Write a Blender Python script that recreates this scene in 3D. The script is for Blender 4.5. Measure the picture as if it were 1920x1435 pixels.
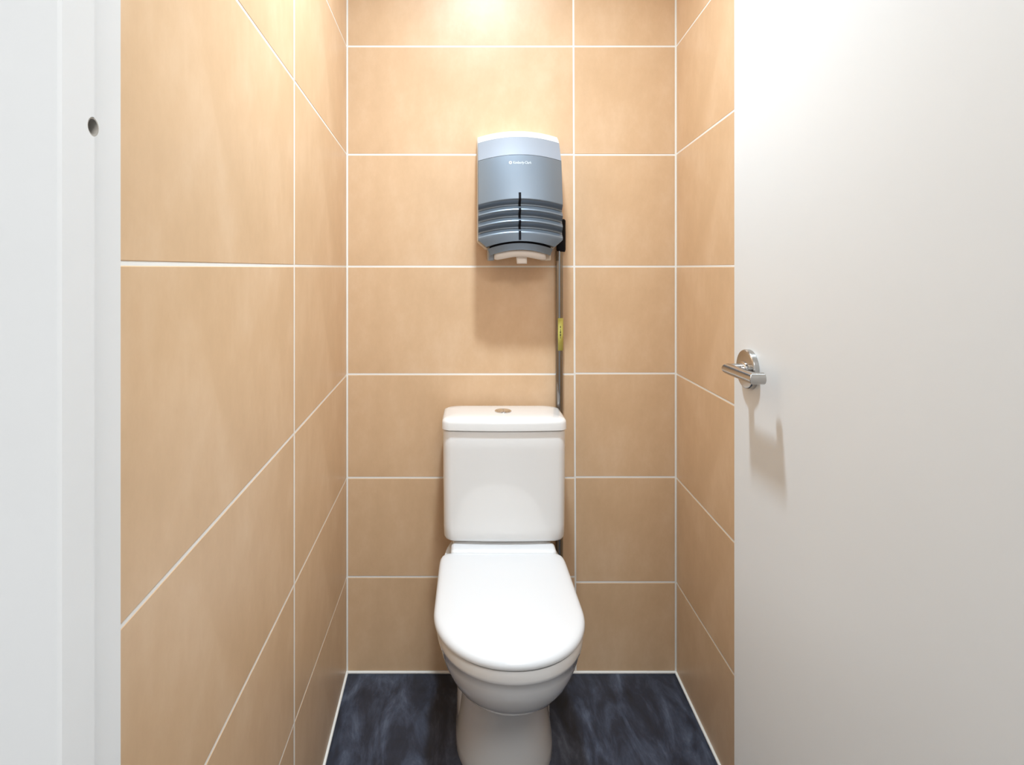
import bpy, bmesh, math, random
from mathutils import Vector, Matrix

random.seed(4)
scene = bpy.context.scene
for o in list(bpy.data.objects):
    bpy.data.objects.remove(o)

# ------------------------------------------------------------------ camera, world, light, exposure
F = 1137.5            # focal length in pixels of the 1920 px wide frame
YB = 1.75             # distance camera - back wall (m)
S = F / YB            # 650 px per metre on the back wall
H = 763 / S           # eye height above the floor
PX, PY = 876.0, 500.0  # where the optical axis meets the frame

cam_d = bpy.data.cameras.new('camera')
cam = bpy.data.objects.new('camera', cam_d)
scene.collection.objects.link(cam)
cam.location = (0, 0, H)
cam.rotation_euler = (math.radians(90), 0, 0)
cam_d.sensor_fit = 'HORIZONTAL'
cam_d.sensor_width = 36
cam_d.lens = F / 1920 * 36
cam_d.shift_x = (960 - PX) / 1920
cam_d.shift_y = (PY - 717.5) / 1920
cam_d.clip_start = 0.02
scene.camera = cam

world = bpy.data.worlds.new('world')
scene.world = world
world.use_nodes = True
world.node_tree.nodes['Background'].inputs[0].default_value = (0.9, 0.95, 1, 1)
world.node_tree.nodes['Background'].inputs[1].default_value = 0.3

scene.view_settings.view_transform = 'Standard'
scene.view_settings.look = 'None'
scene.view_settings.gamma = 1
scene.view_settings.use_curve_mapping = False
scene.view_settings.exposure = 0.06

CEIL = 2.36
LIGHT_X, LIGHT_Y = 0.07, 1.05     # recessed downlight over the toilet


def area(name, shape, size, loc, power, col, spread=180, rot=(0, 0, 0)):
    d = bpy.data.lights.new(name, 'AREA')
    d.shape = shape
    d.size = size
    d.energy = power
    d.color = col
    d.spread = math.radians(spread)
    o = bpy.data.objects.new(name, d)
    o.location = loc
    o.rotation_euler = rot
    scene.collection.objects.link(o)
    return o


area('downlight_lamp', 'DISK', 0.11, (LIGHT_X, LIGHT_Y, CEIL - 0.012), 16.4, (0.770, 0.928, 1.05), 145)
area('lobby_lamp', 'SQUARE', 0.58, (0.30, -0.75, 2.385), 19.5, (0.95, 0.985, 1.01))


# ------------------------------------------------------------------ materials
def mat(name, col, rough=0.5, metal=0.0, coat=0.0, spec=0.5):
    m = bpy.data.materials.new(name)
    m.use_nodes = True
    b = m.node_tree.nodes['Principled BSDF']
    b.inputs['Base Color'].default_value = (*col, 1)
    b.inputs['Roughness'].default_value = rough
    b.inputs['Metallic'].default_value = metal
    b.inputs['Coat Weight'].default_value = coat
    b.inputs['Coat Roughness'].default_value = 0.05
    b.inputs['Specular IOR Level'].default_value = spec
    return m


def nodes(m):
    nt = m.node_tree
    return nt, nt.nodes, nt.links, nt.nodes['Principled BSDF']


def add_noise(m, scale, stops, detail=6, stretch=(1, 1, 1), rough=0.55, bump=0.0, bump_scale=None, bump_stretch=None,
              distort=0.0, dist=0.002):
    nt, N, L, b = nodes(m)
    tc = N.new('ShaderNodeTexCoord')
    mp = N.new('ShaderNodeMapping')
    mp.inputs['Scale'].default_value = stretch
    no = N.new('ShaderNodeTexNoise')
    no.inputs['Scale'].default_value = scale
    no.inputs['Detail'].default_value = detail
    no.inputs['Roughness'].default_value = rough
    no.inputs['Distortion'].default_value = distort
    cr = N.new('ShaderNodeValToRGB')
    e = cr.color_ramp.elements
    while len(e) < len(stops):
        e.new(0.5)
    for k, (p, c) in enumerate(stops):
        e[k].position = p
        e[k].color = (*c, 1)
    L.new(tc.outputs['Object'], mp.inputs['Vector'])
    L.new(mp.outputs['Vector'], no.inputs['Vector'])
    L.new(no.outputs['Fac'], cr.inputs['Fac'])
    L.new(cr.outputs['Color'], b.inputs['Base Color'])
    if bump:
        n2 = N.new('ShaderNodeTexNoise')
        n2.inputs['Scale'].default_value = bump_scale or scale
        n2.inputs['Detail'].default_value = 3
        if bump_stretch:
            mp2 = N.new('ShaderNodeMapping')
            mp2.inputs['Scale'].default_value = bump_stretch
            L.new(tc.outputs['Object'], mp2.inputs['Vector'])
            L.new(mp2.outputs['Vector'], n2.inputs['Vector'])
        else:
            L.new(tc.outputs['Object'], n2.inputs['Vector'])
        bp = N.new('ShaderNodeBump')
        bp.inputs['Strength'].default_value = bump
        bp.inputs['Distance'].default_value = dist
        L.new(n2.outputs['Fac'], bp.inputs['Height'])
        L.new(bp.outputs['Normal'], b.inputs['Normal'])
    return cr


M_TILE = mat('tan_stoneware_tile', (0.62, 0.38, 0.19), 0.38, spec=0.65)
add_noise(M_TILE, 4.6, [(0.27, (0.640, 0.422, 0.242)), (0.5, (0.71, 0.480, 0.288)), (0.73, (0.780, 0.555, 0.360))],
          detail=9, stretch=(1.5, 1.5, 1), rough=0.70, bump=0.16, bump_scale=26)
M_GROUT = mat('white_grout', (0.90, 0.87, 0.82), 0.7)
M_FLOOR = mat('dark_slate_floor', (0.03, 0.035, 0.045), 0.42)
add_noise(M_FLOOR, 6.0, [(0.30, (0.007, 0.010, 0.018)), (0.46, (0.019, 0.026, 0.044)), (0.57, (0.048, 0.062, 0.096)),
                         (0.72, (0.125, 0.150, 0.205))],
          detail=9, stretch=(3.0, 0.9, 1), rough=0.66, bump=0.12, bump_scale=30, distort=0.45)
M_PAINT = mat('white_paint', (0.83, 0.83, 0.825), 0.42)
add_noise(M_PAINT, 5, [(0.3, (0.815, 0.815, 0.81)), (0.7, (0.84, 0.84, 0.838))], bump=0.03, bump_scale=90)
M_DOOR = mat('white_laminate_door', (0.80, 0.80, 0.80), 0.40)
add_noise(M_DOOR, 3, [(0.3, (0.770, 0.786, 0.797)), (0.7, (0.790, 0.806, 0.815))], bump=0.03, bump_scale=60)
M_CEIL = mat('ceiling_paint', (0.86, 0.86, 0.85), 0.8)
M_CERAMIC = mat('white_vitreous_china', (0.84, 0.835, 0.825), 0.10, coat=0.6)
M_SEAT = mat('white_seat_plastic', (0.76, 0.767, 0.778), 0.24)
M_CHROME = mat('polished_chrome', (0.72, 0.72, 0.72), 0.09, metal=1)
M_PIPE = mat('dull_chrome', (0.30, 0.30, 0.30), 0.10, metal=1)
M_STEEL = mat('satin_steel', (0.48, 0.47, 0.455), 0.20, metal=1)
M_SILVER = mat('silver_grey_plastic', (0.185, 0.220, 0.262), 0.35, metal=0.65)
M_SILVER2 = mat('lit_silver_plastic', (0.315, 0.345, 0.395), 0.42, metal=0.2)  # paler copy of the silver grey, with light from above put into the colour
M_CAP = mat('white_trim_and_lit_cap', (0.82, 0.82, 0.82), 0.4)  # real white on the lamp trims, painted glare on the dispenser top
M_HOUSE = mat('beige_housing_plastic', (0.62, 0.55, 0.47), 0.45)
M_BLACK = mat('black_plastic', (0.006, 0.006, 0.009), 0.7, spec=0.15)
M_PRINT = mat('white_print', (0.80, 0.85, 0.90), 0.5)
M_PAPER = mat('tissue_paper', (0.86, 0.80, 0.75), 0.9)
M_DARK = mat('dark_hole', (0.03, 0.022, 0.018), 0.8)
M_RUST = mat('hole_sleeve', (0.42, 0.39, 0.35), 0.5)
M_YELLOW = mat('yellow_label', (0.58, 0.55, 0.13), 0.55)
M_INK = mat('label_ink', (0.10, 0.10, 0.03), 0.6)
M_LENS = mat('lamp_lens', (1, 1, 1), 0.5)
_b = M_LENS.node_tree.nodes['Principled BSDF']
_b.inputs['Emission Color'].default_value = (1, 0.96, 0.9, 1)
_b.inputs['Emission Strength'].default_value = 6


# ------------------------------------------------------------------ helpers
def empty(name, loc=(0, 0, 0), parent=None):
    o = bpy.data.objects.new(name, None)
    o.empty_display_size = 0.05
    scene.collection.objects.link(o)
    o.location = loc
    if parent:
        o.parent = parent
        o.location = Vector(loc) - world_loc(parent)
    return o


def world_loc(o):
    v = Vector((0, 0, 0))
    while o:
        v += o.location
        o = o.parent
    return v


def build(name, bm, m, parent=None, smooth=False, bevel=0.0, seg=2, sub=0):
    """bmesh in world coordinates -> one mesh object, local to its parent"""
    bmesh.ops.recalc_face_normals(bm, faces=bm.faces[:])
    c = sum((v.co for v in bm.verts), Vector()) / max(1, len(bm.verts))
    if parent is None:
        zs = min(v.co.z for v in bm.verts)
        c.z = zs
    bmesh.ops.translate(bm, vec=-c, verts=bm.verts[:])
    me = bpy.data.meshes.new(name)
    bm.to_mesh(me)
    bm.free()
    me.materials.append(m)
    if smooth:
        for p in me.polygons:
            p.use_smooth = True
        me.set_sharp_from_angle(angle=math.radians(42))
    o = bpy.data.objects.new(name, me)
    scene.collection.objects.link(o)
    if parent:
        o.parent = parent
        o.location = c - world_loc(parent)
    else:
        o.location = c
    if bevel:
        md = o.modifiers.new('bevel', 'BEVEL')
        md.width = bevel
        md.segments = seg
        md.limit_method = 'ANGLE'
        md.angle_limit = math.radians(35)
        md.harden_normals = smooth
    if sub:
        md = o.modifiers.new('sub', 'SUBSURF')
        md.levels = md.render_levels = sub
    return o


def tag(o, label=None, cat=None, group=None, kind=None):
    if label: o['label'] = label
    if cat: o['category'] = cat
    if group: o['group'] = group
    if kind: o['kind'] = kind
    return o


def box(bm, x0, x1, y0, y1, z0, z1):
    vs = [bm.verts.new((x, y, z)) for z in (z0, z1) for y in (y0, y1) for x in (x0, x1)]
    for f in ((0, 1, 3, 2), (4, 6, 7, 5), (0, 4, 5, 1), (2, 3, 7, 6), (0, 2, 6, 4), (1, 5, 7, 3)):
        bm.faces.new([vs[i] for i in f])
    return bm


def B(*a):
    return box(bmesh.new(), *a)


def prism(bm, pts, z0, z1):
    lo = [bm.verts.new((x, y, z0)) for x, y in pts]
    hi = [bm.verts.new((x, y, z1)) for x, y in pts]
    n = len(pts)
    bm.faces.new(lo[::-1])
    bm.faces.new(hi)
    for i in range(n):
        bm.faces.new((lo[i], lo[(i + 1) % n], hi[(i + 1) % n], hi[i]))
    return bm


def loft(bm, rings, cap0=True, cap1=True, closed=True):
    R = [[bm.verts.new(p) for p in r] for r in rings]
    n = len(R[0])
    for a, b in zip(R, R[1:]):
        for i in range(n if closed else n - 1):
            j = (i + 1) % n
            bm.faces.new((a[i], a[j], b[j], b[i]))
    if cap0: bm.faces.new(R[0][::-1])
    if cap1: bm.faces.new(R[-1])
    return bm


def tube(bm, pts, radii, n=24, cap=True):
    """tube through pts with mitred rings"""
    P = [Vector(p) for p in pts]
    if not isinstance(radii, (list, tuple)):
        radii = [radii] * len(P)
    rings = []
    up = None
    for i, p in enumerate(P):
        d0 = (P[i] - P[i - 1]).normalized() if i else (P[1] - P[0]).normalized()
        d1 = (P[i + 1] - P[i]).normalized() if i < len(P) - 1 else d0
        t = (d0 + d1).normalized()
        if up is None:
            up = Vector((0, 0, 1)) if abs(t.z) < 0.9 else Vector((1, 0, 0))
        s = t.cross(up).normalized()
        u = s.cross(t).normalized()
        stretch = 1 / max(0.3, math.sqrt((1 + d0.dot(d1)) / 2))
        bend = (d1 - d0)
        ring = []
        for k in range(n):
            a = 2 * math.pi * k / n
            v = s * math.cos(a) + u * math.sin(a)
            if bend.length > 1e-4:
                bb = (bend - t * bend.dot(t)).normalized()
                v = v + bb * v.dot(bb) * (stretch - 1)
            ring.append(p + v * radii[i])
        rings.append(ring)
    return loft(bm, rings, cap, cap)


def sgn_pow(v, e):
    return math.copysign(abs(v) ** e, v)


def dring(cx, z, a, yf, yb, yc, nf=2.2, nb=6.0, n=64):
    """egg/D-shaped plan ring: front (toward camera) rounded, rear squarish"""
    r = []
    for k in range(n):
        t = 2 * math.pi * k / n
        c, s = math.cos(t), math.sin(t)
        if s < 0:
            x = a * sgn_pow(c, 2 / nf)
            y = yc + (yc - yf) * sgn_pow(s, 2 / nf)
        else:
            x = a * sgn_pow(c, 2 / nb)
            y = yc + (yb - yc) * sgn_pow(s, 2 / nb)
        r.append((cx + x, y, z))
    return r


def px(x, y, d):
    """frame pixel -> world point at depth d (used for measuring off the photograph)"""
    return Vector(((x - PX) * d / F, d, H - (y - PY) * d / F))


# ------------------------------------------------------------------ room shell
XL0, KL = (650 - PX) / S, (840 - PX) / F          # left wall: x at back wall, dx/dy
XR0, KR = (1268 - PX) / S, (908 - PX) / F
YF0, YF1 = 0.298, 0.372                            # front wall with the doorway


def xl(y): return XL0 + KL * (y - YB)
def xr(y): return XR0 + KR * (y - YB)


floor = tag(build('floor', B(-1.15, 1.25, -1.75, 1.85, -0.06, 0), M_FLOOR), 'dark slate-look floor with pale streaks',
            'floor', kind='structure')
ceil = tag(build('ceiling', B(-1.15, 1.25, YF1, 1.85, CEIL, CEIL + 0.1), M_CEIL), 'white ceiling above the toilet stall', 'ceiling',
           kind='structure')
ceil2 = tag(build('ceiling_lobby', B(-1.15, 1.25, -1.75, YF1, 2.40, 2.5), M_CEIL), 'white ceiling of the lobby outside the stall',
            'ceiling', kind='structure')

REC = 0.0005   # tile face proud of the grout bed
bm = bmesh.new()
prism(bm, [(-0.62, YB + REC), (0.85, YB + REC), (0.85, 1.85), (-0.62, 1.85)], 0, CEIL)
wall_back = tag(build('wall_back', bm, M_GROUT), 'tan tiled back wall behind the toilet', 'wall', kind='structure')
bm = bmesh.new()
prism(bm, [(xl(YF1) - REC, YF1), (xl(YB) - REC, YB + 0.004), (xl(YB) - 0.1, YB + 0.004), (xl(YF1) - 0.1, YF1)], 0, CEIL)
wall_left = tag(build('wall_left', bm, M_GROUT), 'tan tiled side wall left of the toilet', 'wall', kind='structure')
bm = bmesh.new()
prism(bm, [(xr(YF1) + REC, YF1), (xr(YB) + REC, YB + 0.004), (xr(YB) + 0.1, YB + 0.004), (xr(YF1) + 0.1, YF1)], 0, CEIL)
wall_right = tag(build('wall_right', bm, M_GROUT), 'tan tiled side wall behind the open door', 'wall', kind='structure')


def slab(parent, quad, normal, gap_u, gap_v, chamf=0.0012):
    """one tile: quad = 4 world corners (bl, br, tr, tl) on the wall face; shrunk by half the joint, edges eased"""
    q = [Vector(p) for p in quad]
    nrm = Vector(normal).normalized()

    def inset(du, dv):
        bl, br, tr, tl = q
        ub, ut = (br - bl).normalized(), (tr - tl).normalized()
        vl, vr = (tl - bl).normalized(), (tr - br).normalized()
        return [bl + ub * du[0] + vl * dv[0], br - ub * du[1] + vr * dv[0],
                tr - ut * du[1] - vr * dv[1], tl + ut * du[0] - vl * dv[1]]

    gu, gv = gap_u, gap_v
    r0 = inset(gu, gv)
    r2 = inset((gu[0] + chamf, gu[1] + chamf), (gv[0] + chamf, gv[1] + chamf))
    b = bmesh.new()
    d = random.uniform(-0.0002, 0.0002)
    rings = [[p - nrm * 0.0045 for p in r0], [p - nrm * 0.0007 for p in r0], [p + nrm * d for p in r2]]
    loft(b, rings, True, True)
    return build('tile', b, M_TILE, parent)


def zb(py): return H - (py - PY) / S     # pixel row on the back wall -> height


# back wall: left column with full 60 cm tiles, right column with cut tiles
rows_l = [-232, -118, 87, 290, 500, 702, 896, 1082, 1259.5]
rows_r = [-232, -118, 87, 290.5, 500, 700.5, 895, 1092, 1259.5]
xm_top, xm_bot = (1075 - PX) / S, (1079.5 - PX) / S


def xm(z): return xm_bot + (xm_top - xm_bot) * (z / (H + PY / S))


g = 0.0021
for rows, side in ((rows_l, 0), (rows_r, 1)):
    for i in range(len(rows) - 1):
        zt = min(zb(rows[i]), CEIL)
        zl = zb(rows[i + 1])
        xa = (XL0, xm(zl), xm(zt), XL0) if side == 0 else (xm(zl), XR0, XR0, xm(zt))
        quad = [(xa[0], YB, zl), (xa[1], YB, zl), (xa[2], YB, zt), (xa[3], YB, zt)]
        gu = (0.0036, g) if side == 0 else (g, 0.0036)
        slab(wall_back, quad, (0, -1, 0), gu, (g, g))


def wall_line(py0, slope, vpx, x0px, side):
    """course line of a side wall: returns function y_depth -> height"""
    y1 = 1.16 if side == 'l' else 1.3
    def pxx(y):
        xw = xl(y) if side == 'l' else xr(y)
        return PX + xw * F / y
    def h_img(y):
        return py0 + slope * (pxx(y) - x0px)
    a0 = H - (py0 - PY) / S
    ya = 0.42 if side == 'l' else 1.2
    a1 = H - (h_img(ya) - PY) * ya / F
    return lambda y: a0 + (a1 - a0) * (YB - y) / (YB - ya)


left_lines = [(-118, (500 + 118) / 190), (87, 2.32), (289, 1.405), (500, 0.0145), (703, -1.118), (897, -2.03), (1083, -2.78)]
right_lines = [(-118, -(618) / 360), (87, -1.36), (289, -0.755), (500, -0.01), (701, 0.542), (896, 1.113), (1092, 1.60)]

ycol_l = px(551.5, 0, 1).x       # vertical joint on the left wall
YJL = (XL0 - KL * YB) / ((552 - PX) / F - KL)
YJR = 1.14
for side, lines, wall, yj, base in (('l', left_lines, wall_left, YJL, 0.009), ('r', right_lines, wall_right, YJR, 0.006)):
    fx = xl if side == 'l' else xr
    x0px = 650 if side == 'l' else 1268
    fs = [lambda y: CEIL] + [wall_line(p, s, 0, x0px, side) for p, s in lines] + [lambda y, b=base: b]
    cols = [(yj, YB), (YF1, yj)]
    for (ya, yb_) in cols:
        for i in range(len(fs) - 1):
            ft, fb = fs[i], fs[i + 1]
            zt = [min(ft(y), CEIL - 0.0005) for y in (ya, yb_)]
            zl = [fb(y) for y in (ya, yb_)]
            if zt[0] - zl[0] < 0.02 and zt[1] - zl[1] < 0.02:
                continue
            zl = [min(zl[k], zt[k] - 0.012) for k in (0, 1)]
            pa = lambda z: (fx(ya), ya, z)
            pb = lambda z: (fx(yb_), yb_, z)
            cg = 0.0016 if yb_ == YB else 0.0042
            gw = 0.0018
            if side == 'l':
                quad = [pa(zl[0]), pb(zl[1]), pb(zt[1]), pa(zt[0])]
                nrm = (1, -KL, 0)
                gu = (0.0042, cg)
            else:
                quad = [pb(zl[1]), pa(zl[0]), pa(zt[0]), pb(zt[1])]
                nrm = (-1, KR, 0)
                gu = (cg, 0.0042)
            slab(wall, quad, nrm, gu, (gw, gw))

# white sealant bead along the foot of the walls
bm = prism(bmesh.new(), [(XL0, YB - 0.004), (XR0, YB - 0.004), (XR0, YB + 0.001), (XL0, YB + 0.001)], 0, 0.006)
tag(build('baseboard_back', bm, M_GROUT, bevel=0.002), 'white sealant line at the foot of the back wall', 'sealant', kind='structure')
bm = prism(bmesh.new(), [(xl(YF1) - 0.001, YF1), (xl(YF1) + 0.005, YF1), (xl(YB) + 0.005, YB), (xl(YB) - 0.001, YB)], 0, 0.008)
tag(build('baseboard_left', bm, M_GROUT, bevel=0.002), 'white sealant line at the foot of the left wall', 'sealant', kind='structure')
bm = prism(bmesh.new(), [(xr(YF1) + 0.001, YF1), (xr(YF1) - 0.005, YF1), (xr(YB) - 0.005, YB), (xr(YB) + 0.001, YB)], 0, 0.0065)
tag(build('baseboard_right', bm, M_GROUT, bevel=0.002), 'white sealant line at the foot of the right wall', 'sealant', kind='structure')

# front wall with the doorway (around the camera) and the lobby behind it
OX0, OX1, OZ = -0.235, 0.53, 2.085
bm = bmesh.new()
box(bm, -1.15, OX0, YF0 + 0.012, YF1 - 0.004, 0, 2.4)
box(bm, OX1, 1.25, YF0 + 0.012, YF1 - 0.004, 0, 2.4)
box(bm, OX0, OX1, YF0 + 0.012, YF1 - 0.004, OZ, 2.4)
tag(build('wall_front', bm, M_PAINT), 'white wall around the doorway of the stall', 'wall', kind='structure')
for nm, a in (('wall_lobby_left', (-1.15, -1.05, -1.75, YF0 + 0.012)), ('wall_lobby_right', (1.15, 1.25, -1.75, YF0 + 0.012)),
              ('wall_lobby_rear', (-1.05, 1.15, -1.75, -1.65))):
    tag(build(nm, B(*a, 0, 2.4), M_PAINT), 'white lobby wall outside the stall, behind the viewer', 'wall', kind='structure')

# door frame: architrave face, stop and rebate on the latch side (left), hinge side (right), head
trim = tag(empty('trim_1', (OX0, YF0, 0)), 'white door frame with a stepped jamb and a small drilled hole', 'door frame', kind='structure')
XS, XB = -0.200, -0.2125
hole = px(175.5, 238, 0.2 * F / (PX - 175.5))
bm = bmesh.new()
ZT = 2.06
prism(bm, [(OX0 - 0.05, YF0), (XS - 0.0015, YF0), (XS, YF0 + 0.0015), (XS, YF0 + 0.0275), (XS - 0.002, YF0 + 0.0290), (XB, YF0 + 0.0290),
           (XB, YF1), (OX0, YF1), (OX0, YF0 + 0.012), (OX0 - 0.05, YF0 + 0.012)], 0, ZT)
jamb = build('jamb', bm, M_PAINT, trim)
bm = bmesh.new()
prism(bm, [(OX1 + 0.05, YF0), (0.483, YF0), (0.483, YF0 + 0.029), (0.498, YF0 + 0.029), (0.498, YF1), (OX1, YF1),
           (OX1, YF0 + 0.012), (OX1 + 0.05, YF0 + 0.012)], 0, ZT)
build('jamb', bm, M_PAINT, trim, bevel=0.0015)
bm = bmesh.new()
box(bm, OX0 - 0.05, OX1 + 0.05, YF0, YF0 + 0.012, ZT, ZT + 0.075)
box(bm, XB, 0.498, YF0, YF1, ZT, ZT + 0.025)
build('door_head', bm, M_PAINT, trim)
# drilled hole in the stop: a thin sleeve and the dark bore, sunk in a cut in the jamb
hy, hz = hole.y, hole.z
cut = bmesh.new()
tube(cut, [(XS - 0.026, hy, hz), (XS + 0.01, hy, hz)], 0.0052, 24)
cutter = build('cutter', cut, M_RUST)
md = jamb.modifiers.new('hole', 'BOOLEAN')
md.object = cutter
md.solver = 'EXACT'
dg = bpy.context.evaluated_depsgraph_get()
me = bpy.data.meshes.new_from_object(jamb.evaluated_get(dg))
jamb.modifiers.clear()
jamb.data = me
bpy.data.objects.remove(cutter)
bm = bmesh.new()
n = 24
ro, ri = 0.0051, 0.0043
def circ(x, r): return [(x, hy + r * math.cos(2 * math.pi * k / n), hz + r * math.sin(2 * math.pi * k / n)) for k in range(n)]
loft(bm, [circ(XS - 0.006, ro), circ(XS - 0.0003, ro), circ(XS - 0.0003, ri), circ(XS - 0.006, ri)], False, False)
s = build('hole_sleeve', bm, M_RUST, trim, smooth=False)
bm = bmesh.new()
tube(bm, [(XS - 0.0255, hy, hz), (XS - 0.0062, hy, hz)], ri, n)
build('hole_bottom', bm, M_DARK, trim)

# ------------------------------------------------------------------ door, opened flat into the stall
DX, DY1, DY0 = 0.455, 1.035, 0.347
door = tag(empty('door_1', (DX + 0.04, DY0, 0)), 'white flush door standing open on the right', 'door', kind='structure')
build('leaf', B(DX, DX + 0.04, DY0, DY1, 0.008, 2.05), M_DOOR, door, bevel=0.0018)
RY, RZ = 0.975, 1.009
handle = empty('handle', (DX, RY, RZ), door)
tag(handle, 'satin steel lever handle on a round rose')


def xdisc(bm, prof, y, z, n=40):
    """lathe round the x axis through (y, z); prof = [(x, r)]"""
    rings = [[(x, y + r * math.cos(2 * math.pi * k / n), z + r * math.sin(2 * math.pi * k / n)) for k in range(n)] for x, r in prof]
    return loft(bm, rings)


build('rose', xdisc(bmesh.new(), [(DX, 0.0315), (DX - 0.0075, 0.0315), (DX - 0.0095, 0.0300), (DX - 0.0098, 0.0285)], RY, RZ), M_STEEL,
      handle, smooth=True, bevel=0.0006)
build('neck', xdisc(bmesh.new(), [(DX - 0.0095, 0.0125), (DX - 0.0125, 0.0125), (DX - 0.0130, 0.0092), (DX - 0.0185, 0.0088)], RY, RZ),
      M_CHROME, handle, smooth=True, bevel=0.0005)
bx_ = DX - 0.034
bm = bmesh.new()
tube(bm, [(DX - 0.0125, RY, RZ), (bx_, RY, RZ), (bx_, RY - 0.082, RZ), (DX - 0.0185, RY - 0.082, RZ)], 0.0088, 28)
lv = build('lever', bm, M_STEEL, handle, smooth=True, bevel=0.0006)
# hinges on the hidden side
for hzz in (0.25, 1.05, 1.85):
    bm = bmesh.new()
    tube(bm, [(DX + 0.043, DY0 + 0.026, hzz - 0.04), (DX + 0.043, DY0 + 0.026, hzz + 0.04)], 0.007, 16)
    build('hinge', bm, M_STEEL, door)

# ------------------------------------------------------------------ toilet
TX = 0.0935
toilet = tag(empty('toilet', (TX, 1.40, 0)), 'white close-coupled toilet with its lid closed, against the back wall', 'toilet')
TK = 0.0965   # cistern axis


def tank_ring(z, a, yf, yb, bulge, r=0.03, n_arc=8, rb=0.012):
    """rounded rectangle, front bowed out"""
    pts = []
    def arc(cx, cy, a0, a1, rr):
        for k in range(n_arc + 1):
            t = math.radians(a0 + (a1 - a0) * k / n_arc)
            pts.append([cx + rr * math.cos(t), cy + rr * math.sin(t)])
    arc(-a + r, yf + r, 180, 270, r)
    for k in range(1, 12):
        pts.append([(-a + r) + (2 * a - 2 * r) * k / 12, yf])
    arc(a - r, yf + r, 270, 360, r)
    arc(a - rb, yb - rb, 0, 90, rb)
    arc(-a + rb, yb - rb, 90, 180, rb)
    out = []
    for x, y in pts:
        if y < (yf + yb) / 2:
            y -= bulge * max(0.0, 1 - (x / a) ** 2)
        out.append((TK + x, y, z))
    return out


yT0, yT1 = 1.566, 1.716
rings = []
for z, ins, bl in ((0.4585, 0.022, 0.004), (0.4590, 0.016, 0.005), (0.4615, 0.0095, 0.006), (0.466, 0.005, 0.007), (0.473, 0.0025, 0.008),
                   (0.50, 0.0015, 0.008), (0.60, 0.0008, 0.0085), (0.70, 0, 0.009), (0.7460, 0, 0.009), (0.7485, 0.0010, 0.009), (0.7493, 0.0035, 0.009)):
    rings.append(tank_ring(z, 0.1595 - ins, yT0 + ins, yT1, bl, 0.022))
build('cistern', loft(bmesh.new(), rings), M_CERAMIC, toilet, smooth=True)
rings = []
for z, ins, bl in ((0.7493, 0.012, 0.009), (0.7515, 0.010, 0.009), (0.7517, 0.001, 0.009), (0.7530, 0.0, 0.0095), (0.7690, 0.0005, 0.0095), (0.7745, 0.0018, 0.0095),
                   (0.7785, 0.0055, 0.009), (0.7808, 0.012, 0.008), (0.7828, 0.028, 0.006), (0.7838, 0.042, 0.004)):
    rings.append(tank_ring(z, 0.1625 - ins, yT0 - 0.006 + ins, yT1 + 0.007 - ins * 0.7, bl, 0.022, rb=0.034))
build('cistern_lid', loft(bmesh.new(), rings), M_CERAMIC, toilet, smooth=True)


def zdisc(bm, prof, x, y, n=40, sc=1.0):
    rings = [[(x + r * math.cos(2 * math.pi * k / n), y + r * sc * math.sin(2 * math.pi * k / n), z) for k in range(n)] for z, r in prof]
    return loft(bm, rings)


BY = 1.632
btn = build('flush_button', zdisc(bmesh.new(), [(0.7835, 0.0225), (0.7860, 0.0225), (0.7872, 0.0210), (0.7873, 0.0185), (0.7862, 0.0178)],
                                  TK + 0.0, BY), M_CHROME, toilet, smooth=True, bevel=0.0004)
for s_ in (-1, 1):
    bm = bmesh.new()
    pts = []
    for k in range(21):
        t = -math.pi / 2 + math.pi * k / 20
        pts.append((TK + s_ * (0.0007 + 0.0165 * math.cos(t)), BY + 0.0170 * math.sin(t)))
    if s_ < 0: pts = pts[::-1]
    prism(bm, pts, 0.7855, 0.7882)
    build('button_half', bm, M_CHROME, btn, bevel=0.0008)

# bowl: lofted plan rings from the rim down to the belly
bowl_rows = [  # z, half width, y front, y rear, y centre
    (0.4180, 0.140, 1.145, 1.690, 1.30), (0.4240, 0.149, 1.128, 1.700, 1.30), (0.4235, 0.1530, 1.122, 1.705, 1.30),
    (0.4170, 0.1550, 1.119, 1.705, 1.30), (0.4060, 0.1545, 1.119, 1.705, 1.30), (0.4000, 0.1535, 1.120, 1.705, 1.30),
    (0.3975, 0.1510, 1.123, 1.703, 1.30), (0.3780, 0.1470, 1.129, 1.700, 1.30), (0.3520, 0.1385, 1.141, 1.690, 1.30),
    (0.3250, 0.1260, 1.158, 1.680, 1.30), (0.3020, 0.1105, 1.178, 1.660, 1.30), (0.2830, 0.0920, 1.201, 1.640, 1.31),
    (0.2700, 0.0730, 1.225, 1.60, 1.32), (0.2630, 0.0500, 1.250, 1.55, 1.33), (0.2610, 0.0250, 1.280, 1.48, 1.34)]
build('bowl', loft(bmesh.new(), [dring(TX - 0.004, z, a, yf, yr, yc, 2.1, 5) for z, a, yf, yr, yc in bowl_rows]), M_CERAMIC, toilet, smooth=True)
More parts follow.
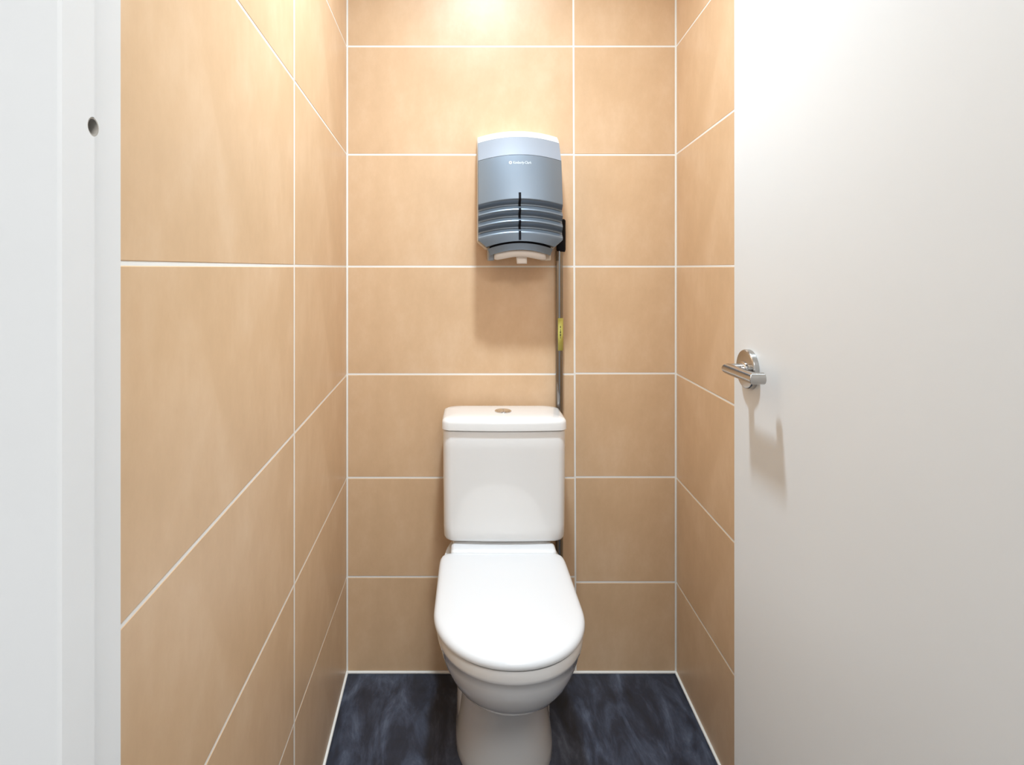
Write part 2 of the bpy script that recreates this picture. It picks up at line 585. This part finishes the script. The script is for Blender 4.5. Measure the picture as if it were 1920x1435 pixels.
# pedestal: front column and the wider rear skirt that shows as a rim on both sides
PXc = 0.0905
ped = [(0.0, 0.1180, 1.362, 1.66), (0.006, 0.1195, 1.358, 1.66), (0.03, 0.1180, 1.356, 1.66), (0.09, 0.1100, 1.348, 1.66), (0.15, 0.1040, 1.335, 1.66),
       (0.20, 0.1040, 1.314, 1.66), (0.235, 0.1030, 1.288, 1.66), (0.26, 0.1020, 1.262, 1.66), (0.285, 0.100, 1.245, 1.66), (0.305, 0.098, 1.235, 1.66)]
build('pedestal', loft(bmesh.new(), [dring(PXc, z, a, yf, yr, 1.52, 2.3, 5) for z, a, yf, yr in ped]), M_CERAMIC, toilet, smooth=True)
sk = [(0.0, 0.1150, 1.45, 1.715), (0.010, 0.1175, 1.447, 1.72), (0.10, 0.1160, 1.45, 1.72), (0.20, 0.1150, 1.46, 1.72), (0.30, 0.1160, 1.46, 1.72),
      (0.40, 0.1250, 1.48, 1.73), (0.4560, 0.1290, 1.575, 1.74), (0.4590, 0.1250, 1.580, 1.738)]
build('rear_skirt', loft(bmesh.new(), [dring(PXc + 0.0, z, a + 0.001, yf, yr, 1.62, 5, 7) for z, a, yf, yr in sk]), M_CERAMIC, toilet, smooth=True)

# seat ring, lid, hinge block
LX = 0.0880


def lid_rows(rows, nb=18, nf=2.08, taper=0.0):
    out = []
    for z, ins in rows:
        r = dring(LX, z, 0.1590 - ins, 1.1130 + ins, 1.5450 - ins * 0.6, 1.295, nf, nb, 120)
        r = [(LX + (x - LX) * (1 - 0.015 * max(0, (y - 1.295) / 0.25)), y, z) for x, y, z in r]
        out.append(r)
    return out


build('seat_ring', loft(bmesh.new(), lid_rows([(0.4235, 0.016), (0.424, 0.010), (0.4255, 0.0085), (0.4285, 0.0085), (0.4295, 0.012)])), M_SEAT,
      toilet, smooth=True)
build('seat_lid', loft(bmesh.new(), lid_rows([(0.4295, 0.008), (0.4298, 0.003), (0.4315, 0.0006), (0.4345, 0.0), (0.4385, 0.0008), (0.4425, 0.003),
                                              (0.4455, 0.0068), (0.4475, 0.0125), (0.4490, 0.022), (0.4500, 0.040), (0.4508, 0.075), (0.4512, 0.12)])),
      M_SEAT, toilet, smooth=True)
bm = B(0.0926 - 0.1345, 0.0926 + 0.1345, 1.532, 1.583, 0.4245, 0.4560)
build('hinge_block', bm, M_SEAT, toilet, smooth=True, bevel=0.010, seg=4)

# ------------------------------------------------------------------ water pipe with a yellow sticker
PXP, PYP, PR = 0.2630, 1.7330, 0.0108
pipe = tag(empty('water_pipe', (PXP, PYP, 0)), 'thin vertical chrome water pipe beside the paper dispenser and cistern', 'pipe')
bm = bmesh.new()
tube(bm, [(PXP, PYP, 0.0), (PXP, PYP, 1.218)], PR, 32)
build('tube', bm, M_PIPE, pipe, smooth=True, bevel=0.0005)
bm = bmesh.new()
tube(bm, [(PXP + 0.005, PYP, 1.216), (PXP + 0.005, PYP, 1.222), (PXP + 0.005, PYP, 1.305), (PXP + 0.005, PYP, 1.309)],
     [0.0115, 0.0130, 0.0130, 0.010], 28)  # black, slightly thicker length on the upper end of the pipe
tag(build('pipe_top', bm, M_BLACK, pipe, smooth=True, bevel=0.0005), 'black length at the top of the pipe')
bm = bmesh.new()
rings = []
zs0, zs1 = H - (658 - PY) * 1.72 / F, H - (597 - PY) * 1.72 / F
for z in (zs0, zs1):
    rings.append([(PXP + (PR + 0.0005) * math.sin(math.radians(a)), PYP - (PR + 0.0005) * math.cos(math.radians(a)), z) for a in range(-28, 85, 8)])
loft(bm, rings, False, False, closed=False)
st = build('sticker', bm, M_YELLOW, pipe, smooth=True)
tag(st, 'yellow sticker wrapped on the pipe')
md = st.modifiers.new('thick', 'SOLIDIFY')
md.thickness = 0.0003
md.offset = 1
# the sticker's small illegible print, as dark dashes
for k, (f0, f1, w) in enumerate(((0.70, 0.76, 6), (0.615, 0.66, 5), (0.54, 0.60, 9), (0.44, 0.52, 9), (0.38, 0.42, 5))):
    bm = bmesh.new()
    rr = PR + 0.0010
    rings = [[(PXP + rr * math.sin(math.radians(8 + a)), PYP - rr * math.cos(math.radians(8 + a)), zs0 + (zs1 - zs0) * f) for a in (-w, 0, w)] for f in (f0, f1)]
    loft(bm, rings, False, False, closed=False)
    build('print', bm, M_INK, st)

# ------------------------------------------------------------------ tissue dispenser
DC, DW = 0.1416, 0.112           # axis and half width
disp = tag(empty('tissue_dispenser', (DC, YB, 1.19)), 'grey rippled toilet tissue dispenser mounted high on the back wall', 'dispenser')


def arc(u): return 0.0155 * (1 - u * u)


def interp(tab, v):
    for (a, fa), (b, fb) in zip(tab, tab[1:]):
        if (v - a) * (v - b) <= 0 and a != b:
            t = (v - a) / (b - a)
            t = t * t * (3 - 2 * t)
            return fa + (fb - fa) * t
    return tab[0][1] if abs(v - tab[0][0]) < abs(v - tab[-1][0]) else tab[-1][1]


PROF = [(1.546, 1.712), (1.522, 1.674), (1.466, 1.634), (1.346, 1.609), (1.18, 1.609)]   # height -> front y


def ripple(z):
    # three rolls
    if 1.256 < z < 1.346:
        t = (1.346 - z) / 0.030
        return 0.0130 * 0.5 * (1 - math.cos(2 * math.pi * t)) * 1.0
    return 0.0


def prof_y(z):
    """side profile of the front: straight facets meeting at the joints between the panels"""
    if z >= PROF[0][0]: return PROF[0][1]
    for (a, fa), (b, fb) in zip(PROF, PROF[1:]):
        if z >= b:
            return fa + (fb - fa) * (a - z) / (a - b)
    return PROF[-1][1]


def front_y(u, z, rip=True):
    y = prof_y(z)
    y -= 0.010 * (1 - u * u)
    if rip:
        y += ripple(z)          # grooves cut inward
    return y


def half_w(z):
    if z < 1.252:
        return DW - (1.252 - z) * 1.15
    return DW


def shell(name, z_top, z_bot, m, nz, off=0.0, back=None, rip=True, nu=24, wfn=half_w, arc_bot=None, parent=disp, depth=0.02):
    """curved front panel between two arched lines, with returned edges"""
    bmx = bmesh.new()
    grid = []
    for j in range(nz + 1):
        z = z_top + (z_bot - z_top) * j / nz
        row = []
        for i in range(nu + 1):
            u = -1 + 2 * i / nu
            w = wfn(z)
            row.append(bmx.verts.new((DC + u * w, front_y(u, z, rip) + off, z + arc(u) - 0.0155 * 0.5)))
        grid.append(row)
    for j in range(nz):
        for i in range(nu):
            bmx.faces.new((grid[j][i], grid[j][i + 1], grid[j + 1][i + 1], grid[j + 1][i]))
    # returned rim
    loop = grid[0][:] + [grid[j][-1] for j in range(1, nz + 1)] + grid[-1][-2::-1] + [grid[j][0] for j in range(nz - 1, 0, -1)]
    rim = []
    for v in loop:
        yb2 = back if back else v.co.y + depth
        rim.append(bmx.verts.new((v.co.x, max(yb2, v.co.y + 0.002), v.co.z)))
    for k in range(len(loop)):
        k2 = (k + 1) % len(loop)
        bmx.faces.new((loop[k], loop[k2], rim[k2], rim[k]))
    bmx.faces.new(rim)
    o = build(name, bmx, m, parent, smooth=True)
    md_ = o.modifiers.new('split', 'EDGE_SPLIT')
    md_.split_angle = math.radians(40)
    return o


shell('top_cap', 1.546, 1.5225, M_CAP, 6, back=1.748)  # downlight glare on the sloping top, put in as white
shell('upper_band', 1.5220, 1.4665, M_SILVER2, 10, back=1.72)  # same plastic as the cover, painted lighter where light falls from above
cover = shell('front_cover', 1.4655, 1.2335, M_SILVER, 130, back=1.66)
# housing behind the cover, closed against the wall
bm = bmesh.new()
hw = 0.1145
prism_pts = [(-hw, 1.530), (-hw, 1.243), (-hw + 0.026, 1.2205), (hw - 0.026, 1.2205), (hw, 1.243), (hw, 1.530)]
fr = [bm.verts.new((DC + x, 1.665 if z > 1.3 else 1.640, z)) for x, z in prism_pts]
bk = [bm.verts.new((DC + x, 1.7495, z)) for x, z in prism_pts]
for z_i in (0, 5):
    fr[z_i].co.y = 1.700
bm.faces.new(fr[::-1]); bm.faces.new(bk)
for k in range(6):
    bm.faces.new((fr[k], fr[(k + 1) % 6], bk[(k + 1) % 6], bk[k]))
build('housing', bm, M_HOUSE, disp, bevel=0.002)


def lip_w(z): return 0.0865 - (1.2265 - z) * 0.40


shell('lower_lip', 1.2285, 1.2110, M_SILVER, 6, off=0.010, wfn=lip_w, rip=False, depth=0.006)
shell('gap_shade', 1.2350, 1.2220, M_BLACK, 4, off=0.017, wfn=lambda z: 0.082, rip=False, depth=0.004)  # black sheet that paints in the shade of the recess above the lip
for s_ in (-1, 1):
    bm = B(DC + s_ * 0.0765 - 0.0085, DC + s_ * 0.0765 + 0.0085, 1.640, 1.74, 1.190, 1.224)
    build('side_cheek', bm, M_HOUSE if s_ > 0 else M_SILVER2, disp, bevel=0.003)
# folded paper seen in the mouth and the hanging sheet
bm = bmesh.new()
rows_ = []
for dz in (0, 1):
    r = []
    for i in range(25):
        u = -1 + 2 * i / 24
        zlow = 1.1955 + 0.005 * math.cos(u * 2.6) * (1 if abs(u) < 0.95 else 0.5)
        r.append((DC + u * 0.064, 1.648 + 0.006 * u * u, zlow if dz == 0 else 1.224))
    rows_.append(r)
loft(bm, rows_, False, False, closed=False)
pp = build('folded_paper', bm, M_PAPER, disp, smooth=True)
md = pp.modifiers.new('t', 'SOLIDIFY'); md.thickness = 0.03; md.offset = -1
bm = bmesh.new()
rows_ = []
for k in range(9):
    t = k / 8
    z = 1.216 - 0.0345 * t
    rows_.append([(DC + 0.0035 + e * (0.0150 - 0.0015 * t) + 0.002 * t, 1.634 - 0.004 * math.sin(t * 2.4), z) for e in (-1, -0.5, 0, 0.5, 1)])
loft(bm, rows_, False, False, closed=False)
ts = build('hanging_sheet', bm, M_PAPER, disp, smooth=True)
md = ts.modifiers.new('t', 'SOLIDIFY'); md.thickness = 0.0012
# viewing slot: dark window in four pieces between the rolls
def slot(zt, zl):
    bm = bmesh.new()
    r = []
    nn = 10
    uw = 0.0032
    ux = -0.0025
    fr_, bk_ = [], []
    for k in range(nn + 1):
        z = zt + (zl - zt) * k / nn
        zz = z - 0.0155 * 0.5
        y = front_y(0, zz, True)
        fr_.append([(DC + ux - uw, y - 0.0010, z), (DC + ux + uw, y - 0.0010, z)])
        bk_.append([(DC + ux + uw, y + 0.006, z), (DC + ux - uw, y + 0.006, z)])
    loft(bm, [a + b for a, b in zip(fr_, bk_)])
    build('sight_slot', bm, M_BLACK, cover)
zpx = lambda p: H - (p - PY) * 1.604 / F
for a, b in ((361, 387), (390, 410), (413, 430), (433, 450)):
    slot(zpx(a), zpx(b))


def print_on_cover(name, verts_faces):
    """flat print pressed on the curved cover; coordinates (x, z) relative to the dispenser axis"""
    vs, fs = verts_faces
    bmx = bmesh.new()
    V = []
    for x, z in vs:
        u = x / DW
        V.append(bmx.verts.new((DC + x, front_y(u, z - arc(u) + 0.0155 * 0.5, False) - 0.0006, z)))
    for f in fs:
        bmx.faces.new([V[i] for i in f])
    return build(name, bmx, M_PRINT, cover)


zl_ = zpx(303.0)
# round emblem
vs, fs = [], []
n = 28
ex = (956.6 - PX) * 1.606 / F - DC + 0.0016
for k in range(n):
    a = 2 * math.pi * k / n
    vs.append((ex + 0.0042 * math.cos(a), zl_ + 0.0042 * math.sin(a)))
for k in range(n):
    a = 2 * math.pi * k / n
    vs.append((ex + 0.0018 * math.cos(a), zl_ + 0.0018 * math.sin(a)))
for k in range(n):
    k2 = (k + 1) % n
    fs.append((k, k2, n + k2, n + k))
print_on_cover('emblem', (vs, fs))
# lettering
cu = bpy.data.curves.new('lettering', 'FONT')
cu.body = 'Kimberly-Clark'
cu.size = 0.0105
cu.resolution_u = 2
to = bpy.data.objects.new('lettering', cu)
scene.collection.objects.link(to)
dg = bpy.context.evaluated_depsgraph_get()
tm = bpy.data.meshes.new_from_object(to.evaluated_get(dg))
xs = [v.co.x for v in tm.vertices]
x0t = (962.6 - PX) * 1.606 / F - DC + 0.001
x1t = (997.5 - PX) * 1.606 / F - DC
k_ = (x1t - x0t) / (max(xs) - min(xs))
vs = [(x0t + (v.co.x - min(xs)) * k_, zl_ - 0.0034 + v.co.y * 1.0) for v in tm.vertices]
fs = [tuple(p.vertices) for p in tm.polygons]
bpy.data.objects.remove(to)
print_on_cover('lettering', (vs, fs))

# ------------------------------------------------------------------ lamps (the fittings that hold the light sources)
dl = tag(empty('ceiling_downlight', (LIGHT_X, LIGHT_Y, CEIL - 0.012)), 'round white recessed downlight in the stall ceiling', 'lamp')
bm = bmesh.new()
n = 40
def zc(z, r): return [(LIGHT_X + r * math.cos(2 * math.pi * k / n), LIGHT_Y + r * math.sin(2 * math.pi * k / n), z) for k in range(n)]
loft(bm, [zc(CEIL, 0.075), zc(CEIL - 0.008, 0.073), zc(CEIL - 0.010, 0.060), zc(CEIL, 0.058)], False, False)
build('trim_ring', bm, M_CAP, dl, smooth=False)
bm = bmesh.new()
loft(bm, [zc(CEIL - 0.001, 0.058), zc(CEIL - 0.004, 0.058)])
build('lens', bm, M_LENS, dl)
lp = tag(empty('ceiling_panel_lamp', (0.30, -0.75, 2.39)), 'square white panel lamp in the lobby ceiling behind the viewer', 'lamp')
build('frame', B(-0.01, 0.61, -1.06, -0.44, 2.392, 2.40), M_CAP, lp)
build('diffuser', B(0.01, 0.59, -1.04, -0.46, 2.388, 2.392), M_LENS, lp)
